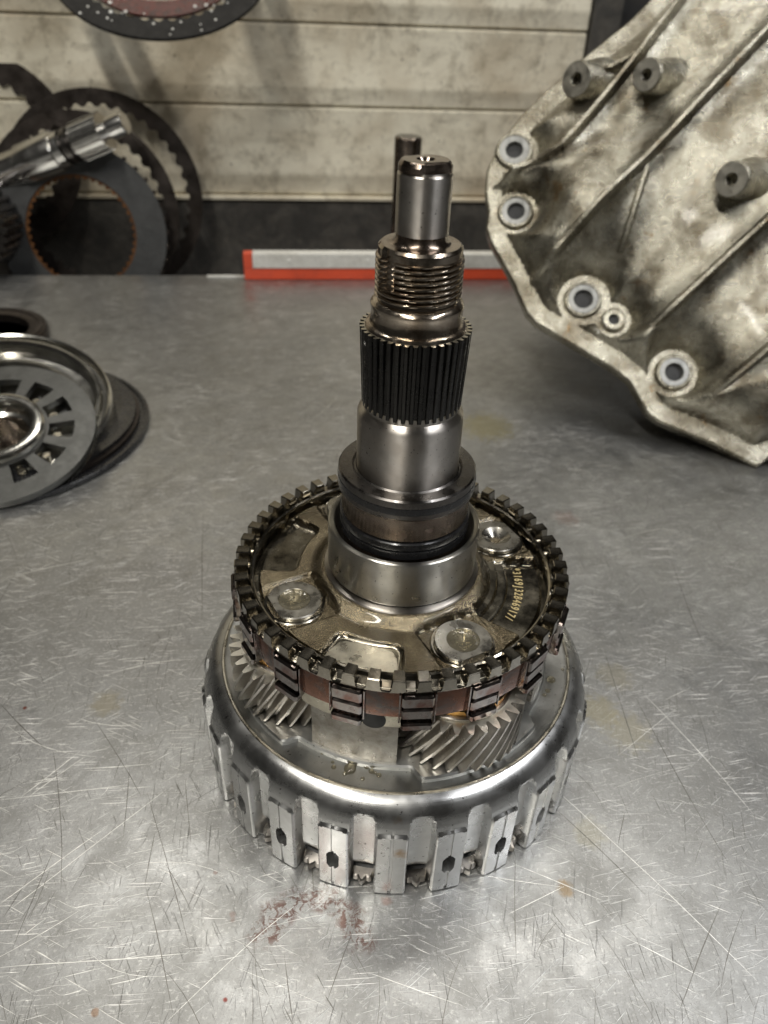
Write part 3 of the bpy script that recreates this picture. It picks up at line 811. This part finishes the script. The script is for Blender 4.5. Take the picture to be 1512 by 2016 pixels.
# rib lines (pixels on the flange plane): flange end, far end, height at start, at end
ribpx = [((968, 372), (1095, 331), 5, 12), ((1095, 331), (1238, 169), 12, 15), ((1238, 169), (1365, -5), 15, 14), ((1045, 562), (1315, 308), 8, 15), ((1315, 308), (1560, 50), 15, 15), ((1268, 662), (1560, 405), 8, 14), ((1384, 792), (1600, 610), 8, 14), ((1105, 150), (1185, 182), 10, 10), ((1185, 182), (1250, 160), 10, 10), ((1450, -20), (1700, -200), 14, 14), ((1250, 380), (1210, 520), 4, 3)]
ribs = [(hu(*a), hu(*b_), h0, h1) for a, b_, h0, h1 in ribpx]
bolts = [(1012, 300), (1015, 420), (1147, 592), (1325, 735)]
boltuv = [hu(*p_) for p_ in bolts]; dowel = hu(1207, 632)
hollow = [(1165, 250, 46, 9), (1200, 300, 30, 5), (1180, 560, 40, 6), (1330, 560, 60, 5)]
bulge = [(1120, 430, 30, 16)]
hol = [(*hu(a, b_), r, d_) for a, b_, r, d_ in hollow]; bul = [(*hu(a, b_), r, d_) for a, b_, r, d_ in bulge]
dir_ = Vector((0.72, 0.70))
def body_h(p):
    d = dist_poly(p, poly)
    if not inside(p, poly): return -4.0
    rim = 13.0
    for bu, bv in boltuv:
        pass
    t = d - rim
    for bu, bv in boltuv: t = min(t, (math.hypot(p[0] - bu, p[1] - bv) - 17.5) * 0.9)
    t = min(t, (math.hypot(p[0] - dowel[0], p[1] - dowel[1]) - 11) * 0.9)
    if t < 0: return -3.0
    h = 24 * (1 - math.exp(-t / 9.0)) + 0.24 * min(t, d - rim)
    for x, y, r, dp in hol: h -= dp * math.exp(-((p[0] - x) ** 2 + (p[1] - y) ** 2) / (r * r))
    for x, y, r, dp in bul: h += dp * math.exp(-((p[0] - x) ** 2 + (p[1] - y) ** 2) / (r * r))
    rb = 0
    for a, b_, h0, h1 in ribs:
        q, tt = seg_d(p, a, b_)
        rb = max(rb, (h0 + (h1 - h0) * tt) * 0.42 * math.exp(-(q / 8.0) ** 2))
    # facet steps between rib bays
    return h + rb * sstep(-2, 8, t + 3)
us = [p[0] for p in poly]; vs = [p[1] for p in poly]
gs = 2.4
NX = int((max(us) - min(us)) / gs) + 1; NY = int((max(vs) - min(vs)) / gs) + 1
V, Fc, keep = [], [], []
for j in range(NY + 1):
    for i in range(NX + 1):
        p = (min(us) + i * gs, min(vs) + j * gs); V.append((p[0], p[1], body_h(p))); keep.append(inside(p, poly) and dist_poly(p, poly) > 4)
for j in range(NY):
    for i in range(NX):
        q = (j * (NX + 1) + i, j * (NX + 1) + i + 1, (j + 1) * (NX + 1) + i + 1, (j + 1) * (NX + 1) + i)
        if all(keep[t] for t in q): Fc.append(q)
used = sorted({i for q in Fc for i in q}); mp_ = {o_: k for k, o_ in enumerate(used)}
body = make('housing_body', [V[i] for i in used], [tuple(mp_[i] for i in q) for q in Fc], M_['alu'], house, smooth=60)
# ribs: sharp cast webs that follow the body
for a, b_, h0, h1 in ribs:
    n = max(4, int(math.hypot(b_[0] - a[0], b_[1] - a[1]) / 5)); dx, dy = b_[0] - a[0], b_[1] - a[1]; l_ = math.hypot(dx, dy); nx, ny = -dy / l_, dx / l_
    V, Fc = [], []
    for i in range(n + 1):
        t = i / n; x, y = a[0] + dx * t, a[1] + dy * t
        if not inside((x, y), poly): continue
        hb_ = body_h((x, y)); hh = max(hb_, -1) + (h0 + (h1 - h0) * t) * 0.75 * (0.25 + 0.75 * sstep(0, 0.12, t) if h0 < 9 else 1)
        for off, z in ((4.6, min(hb_, body_h((x + nx * 4.6, y + ny * 4.6))) - 2), (1.9, hh - 1.4), (1.1, hh), (-1.1, hh), (-1.9, hh - 1.4), (-4.6, min(hb_, body_h((x - nx * 4.6, y - ny * 4.6))) - 2)):
            V.append((x + nx * off, y + ny * off, z))
    m_ = len(V) // 6
    for i in range(m_ - 1):
        for k in range(5): Fc.append((i * 6 + k, i * 6 + k + 1, (i + 1) * 6 + k + 1, (i + 1) * 6 + k))
    if m_ > 1:
        Fc += [tuple(range(6)), tuple((m_ - 1) * 6 + k for k in range(6))[::-1]]
        make('rib', V, [f[::-1] for f in Fc], M_['alu'], house, smooth=30)
# bolt bosses with bright spot faces and dark through holes
for (bu, bv), (rb_, rh) in zip(boltuv, [(14.5, 6.6), (13.5, 6.6), (14, 7.0), (13.5, 6.6)]):
    bo = lathe('bolt_boss', [(rb_ + 1, -2), (rb_, 3.0), (rb_ - 1, 4.2), (rb_ - 2.2, 4.4), (rb_ - 3, 3.8)], M_['alu'], house, seg=40)
    bo.location = (bu * S, bv * S, 0)
    lathe('spot_face', [(rb_ - 2.9, 3.9), (rh + 0.6, 3.9), (rh, 3.4), (rh, 0.3)], M_['white_face'], bo, seg=40)
    lathe('bolt_hole', [(rh + 0.2, 0.35), (0.02, 0.35)], M_['void'], bo, seg=32)
u_, v_ = hu(1207, 632)
bo = lathe('dowel_boss', [(10, -2), (9, 3.0), (7.4, 4.0), (4.2, 4.0), (4.0, 3.6), (4.0, 0.8), (0.02, 0.5)], M_['alu'], house, seg=32); bo.location = (u_ * S, v_ * S, 0)
hb = lathe('dowel_hole', [(3.9, 1.1), (0.02, 1.05)], M_['void'], bo, seg=24)
# tall tapped standoffs pointing out to the left
HMi = HM.inverted()
def standoff(px2, py2, ln, r, side=(-0.66, -0.36), name='tapped_standoff'):
    hh = 20.0
    for _ in range(6):
        uv = hu(px2, py2, hh); hh = max(0.0, body_h(uv))
    base = HP + he1 * uv[0] + he2 * uv[1] + hn * (hh - 4)
    ax = (hn * 0.78 + he1 * side[0] + he2 * side[1]).normalized()
    o = lathe(name, [(r * 1.5, -10), (r * 1.3, 2), (r * 1.08, 7), (r, ln - 1.5), (r - 1, ln), (r * 0.36, ln), (r * 0.3, ln - 1), (r * 0.3, ln - 9), (0.02, ln - 10)], M_['alu'], house, seg=40)
    o.matrix_local = HMi @ frame(base, ax)
    lathe('machined_face', [(r - 1.1, ln + 0.05), (r * 0.38, ln + 0.05)], M_['gearface'], o, seg=40)
standoff(1476, 352, 30, 12.0)
standoff(1312, 152, 30, 11.5)
standoff(1168, 158, 24, 13.0)

# ================================================================== RED STRAIGHTEDGE, ROD
m, nt, b = nodes_of('red_enamel'); v = coords(nt)
L(nt, mixc(nt, rng(nt, noise(nt, v, 60, 4), 0.45, 0.75, 0, 0.6), (0.70, 0.085, 0.03), (0.42, 0.06, 0.035)), b.inputs['Base Color']); b.inputs['Roughness'].default_value = 0.35
M_['red'] = m
M_['label'] = metal('aluminium_strip', (0.80, 0.79, 0.74), 0.45, (0.62, 0.6, 0.54), 40, metallic=0.2)
A, B = on_z(483, 541), on_z(1075, 541)
ux = (B - A).normalized(); ln = (B - A).length
lv = empty('red_straightedge', 'long red straightedge with riveted pale aluminium strip at the rear bench edge', 'straightedge', mat=frame((A + B) / 2 - enrm * 9 + Vector((0, 0, 0.1)), (0, 0, 1), ux))
h_ = 29.5
make('bar', *box_data(-ln / 2, ln / 2, -8, 4, 0, 13.4, 0.8), M_['red'], lv, smooth=0)
make('strip', *box_data(-ln / 2 + 10, ln / 2 - 10, -9.6, 4.3, 13.5, h_ - 0.2, 0.3), M_['label'], lv, smooth=0)
for k in range(4):
    rv = lathe('rivet', [(2.6, 0), (2.4, 0.7), (1.2, 1.1), (0.02, 1.2)], M_['label'], lv, seg=20)
    rv.matrix_local = frame((-ln / 2 + 50 + k * 88, -9.5, 21.5), (0, -1, 0))
make('end_cap', *box_data(-ln / 2, -ln / 2 + 9.9, -8.2, 4.2, 13.5, h_ - 0.4, 0.5), M_['red'], lv, smooth=0)
make('blade', *box_data(-ln / 2 - 42, -ln / 2 - 0.1, -2, 2, 0.2, 2.2, 0.2), M_['label'], lv, smooth=0)

rb = on_z(786, 640)
rod = empty('steel_rod', 'plain dark steel rod standing behind the splined shaft', 'rod', loc=rb)
tp = at_depth(805, 276, (rb - CAM).dot(cf_))
d_ = ray(805, 268); t_ = ((rb.x - CAM.x) ** 2 + (rb.y - CAM.y) ** 2) ** 0.5 / (d_.x ** 2 + d_.y ** 2) ** 0.5
ztop = CAM.z + d_.z * t_; rrod = 27 / FPX * (Vector((rb.x, rb.y, ztop)) - CAM).dot(cf_)
lathe('rod_body', [(0.02, 0), (rrod - 1, 0), (rrod, 1), (rrod, ztop - 1.2), (rrod - 1.2, ztop)], M_['brown_steel'], rod, seg=64)
lathe('rod_end_face', [(rrod - 1.2, ztop), (0.02, ztop)], M_['dark_steel'], rod, seg=64)

# ================================================================== LEFT: PLATES, SHAFT, STACK
M_['plate_dark'] = metal('dark_plate_steel', (0.085, 0.072, 0.064), 0.38, (0.05, 0.04, 0.033), 30, metallic=0.85)
M_['friction'] = metal('grey_friction_lining', (0.065, 0.066, 0.065), 0.5, (0.05, 0.05, 0.05), 40, metallic=0.2, grain=None, cast=600, cstr=0.2)
M_['lining_black'] = metal('black_lining', (0.014, 0.013, 0.012), 0.6, metallic=0.0, mscale=60, cast=500, cstr=0.3)
M_['lining_black'].node_tree.nodes['Principled BSDF'].inputs['Specular IOR Level'].default_value = 0.2
M_['brown_lining'] = metal('rusty_brown_teeth', (0.16, 0.065, 0.018), 0.5, (0.08, 0.035, 0.014), 60, metallic=0.4)
M_['chrome'] = metal('bright_shaft_steel', (0.78, 0.77, 0.74), 0.20, (0.66, 0.64, 0.60), 40, grain=(150, 150, 4000), gstr=0.05, rvar=0.06, aniso=0.6)
M_['silver'] = metal('silver_hub_steel', (0.60, 0.59, 0.55), 0.17, (0.48, 0.46, 0.42), 30, pits=False, rvar=0.05)
M_['satin'] = metal('satin_disc_steel', (0.13, 0.13, 0.124), 0.42, (0.10, 0.10, 0.095), 60, pits=False)
def toothed_ring_data(ro, ri, nt_, dep, th, outer=False, ntooth_w=0.5):
    """flat ring, teeth on the inner (or outer) edge"""
    n = nt_ * 4; V, Fc = [], []
    for z in (0, th):
        for edge in (0, 1):
            for i in range(n):
                a = 2 * PI * i / n; k = i % 4
                toothed = (edge == 0) != outer
                r = (ro if edge else ri)
                if toothed: r = r + (dep if k in (0, 1) else 0) * (1 if not outer else -1)
                V.append((r * cos(a + (0.15 * 2 * PI / n if k in (0, 2) else 0)), r * sin(a), z))
    for i in range(n):
        j = (i + 1) % n
        Fc += [(i, j, n + j, n + i)[::-1], (2 * n + i, 2 * n + j, 3 * n + j, 3 * n + i), (n + i, n + j, 3 * n + j, 3 * n + i), (i, j, 2 * n + j, 2 * n + i)[::-1]]
    return V, Fc
TRZ = -56.0
def lean(px, py, depth, R, tilt, name, label, cat, group=None, side=0.0):
    """a disc standing in the rear tray, tilted back: centre from pixel, height from the tray it stands on"""
    z = TRZ + R * cos(rad(tilt)) + 0.3
    P = on_z(px, py, z) if False else at_depth(px, py, depth)
    n_ = Vector((-enrm.x, -enrm.y, 0)) * cos(rad(tilt)) + Vector((0, 0, sin(rad(tilt)))) + edir * side
    return empty(name, label, cat, group, mat=frame((P.x, P.y, z), n_, edir))
g1 = lean(203, 372, 905, 114, 8, 'steel_plate_ring', 'largest thin dark steel clutch ring leaning on the wall behind grey lined plate', 'clutch plate', 'dark steel rings leaning on the wall')
make('ring_plate', *toothed_ring_data(114, 95, 40, 4.0, 2.2), M_['plate_dark'], g1, smooth=30)
g2 = lean(168, 428, 885, 106, 10, 'steel_plate_ring', 'dark steel clutch ring standing right behind the grey lined plate', 'clutch plate', 'dark steel rings leaning on the wall')
make('ring_plate', *toothed_ring_data(106, 88, 36, 4.0, 2.2), M_['plate_dark'], g2, smooth=30)
g3 = lean(-22, 300, 900, 104, 9, 'steel_plate_ring', 'dark steel clutch ring partly hidden behind the bright splined shaft', 'clutch plate', 'dark steel rings leaning on the wall')
g3.location = at_depth(-22, 300, 900) * S
make('ring_plate', *toothed_ring_data(104, 74, 30, 5.0, 2.2), M_['plate_dark'], g3, smooth=30)
g4 = lean(160, 446, 865, 93, 12, 'friction_plate', 'grey lined clutch plate with rusty brown inner teeth standing on edge', 'clutch plate')
make('lining', *toothed_ring_data(93, 60, 40, 0.0, 3.4), M_['friction'], g4, smooth=30)
make('toothed_core', *[x for x in toothed_ring_data(61.5, 55.5, 44, 2.6, 1.6)], M_['brown_lining'], g4, smooth=30)
for k in range(40):
    t = make('tab', *box_data(92.5, 96.0, -2.2, 2.2, 0.6, 2.6, 0.2), M_['plate_dark'], g4, smooth=0) if k == 0 else bpy.data.objects.new('tab', t.data)
    if k: col.objects.link(t); t.parent = g4
    t.rotation_euler = (0, 0, 2 * PI * k / 40)

# bright splined shaft resting across the plates
A = at_depth(247, 240, 800); B = at_depth(0, 345, 845)
ax = (A - B).normalized(); ksc = 810 / FPX
sh = empty('splined_shaft', 'bright polished input shaft with splined end lying across the leaning plates', 'shaft', mat=frame(A, -ax, (0, 0, 1)))
lathe('shaft_end', [(0.02, 0), (9.8, 0), (11.3, 1.0), (11.6, 2), (11.6, 18), (9.0, 19), (9.0, 25)], M_['chrome'], sh, seg=64)
V, Fc, sd = gear_data(22, 19.6, 17.4, 25, 59, 0, 2, hole=7, flank=0.2, tipw=0.3)
make('spline', V, Fc, M_['chrome'], sh, smooth=30)
lathe('groove', [(16.5, 59), (15.2, 59.5), (15.2, 64), (18.0, 64.4), (18.0, 70), (15.6, 70.4), (15.6, 74), (18.2, 74.4)], M_['dark_steel'], sh, seg=64)
lathe('barrel', [(18.2, 74.4), (18.4, 84), (20.6, 84.4), (20.8, 85), (20.8, 128), (20.4, 129), (18.4, 129.4), (18.4, 330), (17.4, 331), (0.02, 331)], M_['chrome'], sh, seg=64)
oh = lathe('oil_hole', [(3.6, 0), (3.4, 0.4), (0.02, 0.1)], M_['void'], sh, seg=24)
tc = (CAM - (A - ax * 138)).normalized(); tl = (HMi @ Vector((0, 0, 0, 0)))
loc = sh.matrix_world.to_3x3().inverted() @ tc; loc.z = 0; loc.normalize()
loc = Matrix.Rotation(rad(-38), 3, 'Z') @ loc
oh.matrix_local = frame((loc.x * 18.2, loc.y * 18.2, 138), loc, (0, 0, 1))

# toothed hub at the left border, standing in the tray in front of the lined plate
g5 = lean(-38, 450, 800, 42, 6, 'toothed_hub', 'small toothed hub with shiny tooth tips beside the grey lined plate', 'gear')
P = at_depth(-72, 455, 800)
g5.matrix_world = frame((P.x, P.y, P.z), Vector((-enrm.x, -enrm.y, 0.15)), edir)
V, Fc, sd = gear_data(26, 43, 38.5, -(0) - 60, 0, 0, 2, hole=26, flank=0.2, tipw=0.3)
make('hub_teeth', V, Fc, M_['dark_steel'], g5, smooth=30)
lathe('hub_bore', [(26, 0.2), (26, -55), (0.02, -55)], M_['plate_dark'], g5, seg=48)

# clutch stack on the bench, left
c0 = on_z(-40, 862)
c0 = Vector((-302, 252, 0))
for k, (ro, ri, z, lab) in enumerate([(108, 78, 0.0, 'wide black clutch plate lying flat at the bottom of the stack'), (100, 74, 3.0, 'brown lined clutch plate lying on the bottom black plate of the stack'), (96, 70, 6.0, 'dark clutch plate directly under the silver drum of the stack')]):
    e = empty('clutch_plate', lab, 'clutch plate', 'plates of the flat clutch stack', loc=(c0.x + k * 1.5, c0.y + k * 2, z + 0.1))
    make('plate', *toothed_ring_data(ro, ri, 40, 4.0, 2.4), M_['seal'] if k != 1 else M_['plate_dark'], e, smooth=30)
    if k == 0: lathe('rim', [(ro, 0.3), (ro + 1.2, 0.8), (ro + 1.2, 3.4), (ro + 0.2, 4.2), (ro - 2, 4.2), (ro - 2.6, 2.5)], M_['seal'], e, seg=120)
n_ = Vector((0.10, -0.25, 0.96)).normalized()
P = at_depth(-8, 792, 560)
P = Vector((P.x, P.y, P.z))
dr_ = empty('silver_drum', 'silver stepped clutch drum tilted on top of the dark plates', 'clutch drum', mat=frame(P, n_, (1, 0, 0)))
lathe('drum_wall', [(60, -34), (80, -34), (81, -32), (81, -22), (79, -21), (79, -19), (81, -18), (81, -4), (80, -1), (78.6, 0), (77.2, -1), (76.6, -5.5), (73.8, -6), (73.2, -1.5), (72, 0.3), (70, 0.3), (68.4, -2), (67.8, -10), (62, -11), (58.5, -11), (57, -7.5), (54.5, -7.5), (53.5, -14), (30, -15), (29, -20)], M_['silver'], dr_, seg=120)
P2 = at_depth(-4, 848, 527)
n2_ = Vector((0.06, -0.30, 0.95)).normalized()
sp = empty('spoked_hub', 'satin disc hub with spoke windows lying on the silver drum', 'hub', mat=frame(P2, n2_, (1, 0, 0)))
# disc with windows
V, Fc = [], []
RO, RW1, RW0, RH = 64.0, 50.0, 33.0, 26.0
NW = 12; n = NW * 8
for z in (0, -5.0):
    for r in (RO, RW1, RW0, RH):
        for i in range(n):
            a = 2 * PI * i / n; V.append((r * cos(a), r * sin(a), z))
def vi(zi, ri, i): return zi * 4 * n + ri * n + i % n
for i in range(n):
    win = (i % 8) < 5
    for ri in range(3):
        if ri == 1 and win: continue
        Fc.append((vi(0, ri, i), vi(0, ri, i + 1), vi(0, ri + 1, i + 1), vi(0, ri + 1, i))[::-1]); Fc.append((vi(1, ri, i), vi(1, ri, i + 1), vi(1, ri + 1, i + 1), vi(1, ri + 1, i)))
    Fc.append((vi(0, 0, i), vi(0, 0, i + 1), vi(1, 0, i + 1), vi(1, 0, i)))
    if win:
        Fc.append((vi(0, 1, i), vi(0, 1, i + 1), vi(1, 1, i + 1), vi(1, 1, i))[::-1]); Fc.append((vi(0, 2, i), vi(0, 2, i + 1), vi(1, 2, i + 1), vi(1, 2, i)))
        for k in ((i,) if i % 8 == 0 else ()) + ((i + 1,) if i % 8 == 4 else ()):
            Fc.append((vi(0, 1, k), vi(0, 2, k), vi(1, 2, k), vi(1, 1, k)))
make('disc', V, Fc, M_['satin'], sp, smooth=30)
lathe('collar', [(30.5, 0), (31, 4), (29.5, 6), (27, 6.5), (24, 6), (22.5, 3), (22, -5), (19.5, -6), (19, -26)], M_['silver'], sp, seg=80)
lathe('bore_floor', [(19.2, -24), (0.02, -24)], M_['brown_steel'], sp, seg=48)
lathe('lower_disc', [(62, -12), (62, -9), (34, -9), (33, -5)], M_['silver'], sp, seg=80)
for k in range(NW):
    bm_ = lathe('roller', [(3.2, -9), (3.2, -6), (2.6, -5.4), (0.02, -5.4)], M_['mach_gold'], sp, seg=16)
    a = 2 * PI * (k * 8 + 2.5) / n; bm_.location = (37.5 * cos(a) * S, 37.5 * sin(a) * S, 0)

# dark clutch pack behind the stack
P = on_z(-25, 668)
ck = empty('clutch_pack', 'dark round clutch pack with brown edge standing behind the silver drum', 'clutch pack', loc=P)
lathe('pack_body', [(0.02, 0), (52, 0), (54, 2), (54, 8), (53, 10), (40, 10), (38, 9), (38, 2)], M_['plate_dark'], ck, seg=96)
lathe('brown_edge', [(50.2, 10.2), (50.6, 10.6), (50, 11.0), (46, 11.1), (45.6, 10.2)], M_['plate_dark'], ck, seg=96)

# clutch ring resting on two wall pegs, tipped towards the bench
P = at_depth(315, -76, 770)
hr = empty('wall_clutch_ring', 'dark wet clutch ring with red inner lining held on wall pegs above the bench', 'clutch ring', mat=frame(P, Vector((-enrm.x * 0.56, -enrm.y * 0.56, 0.83)), edir))
make('outer_ring', *toothed_ring_data(110, 84, 40, 3.0, 3.0), M_['lining_black'], hr, smooth=30)
m, nt, b = nodes_of('red_wet_lining'); v = coords(nt)
L(nt, mixc(nt, rng(nt, noise(nt, v, 180, 4), 0.4, 0.65), (0.085, 0.014, 0.010), (0.03, 0.010, 0.008)), b.inputs['Base Color']); b.inputs['Roughness'].default_value = 0.2
bump(nt, b, noise(nt, v, 300, 3), 0.8, 0.002)
lathe('red_lining', [(81, 0.6), (81, 3.4), (60, 3.4), (60, 1.0)], m, hr, seg=96)
dr = []
for _ in range(26):
    a = random.uniform(-PI * 0.85, -PI * 0.15); r = random.uniform(74, 108); dr.append(drop(r * cos(a), r * sin(a), 3.0 if r > 86 else 3.4, random.uniform(0.8, 2.0)))
o = make('water_drops', *join(*dr), M_['label'], hr, smooth=60); o['kind'] = 'stuff'
Mr = hr.matrix_world.to_3x3()
PB = P + Mr @ Vector((0, 20, -5.2))
pg = empty('wall_bracket', 'dark two-pronged wall bracket under the wet clutch ring', 'bracket', mat=frame(PB, Mr @ Vector((0, 1, 0)), edir))
for sx in (-60, 60):
    lathe('prong', [(0.02, -40), (5, -40), (5, 330)], M_['dark_steel'], pg, seg=24).location = (sx * S, 0, 0)

# ------------------------------------------------------------------ render settings
scene.render.engine = 'CYCLES'
scene.render.resolution_x = 768; scene.render.resolution_y = 1024
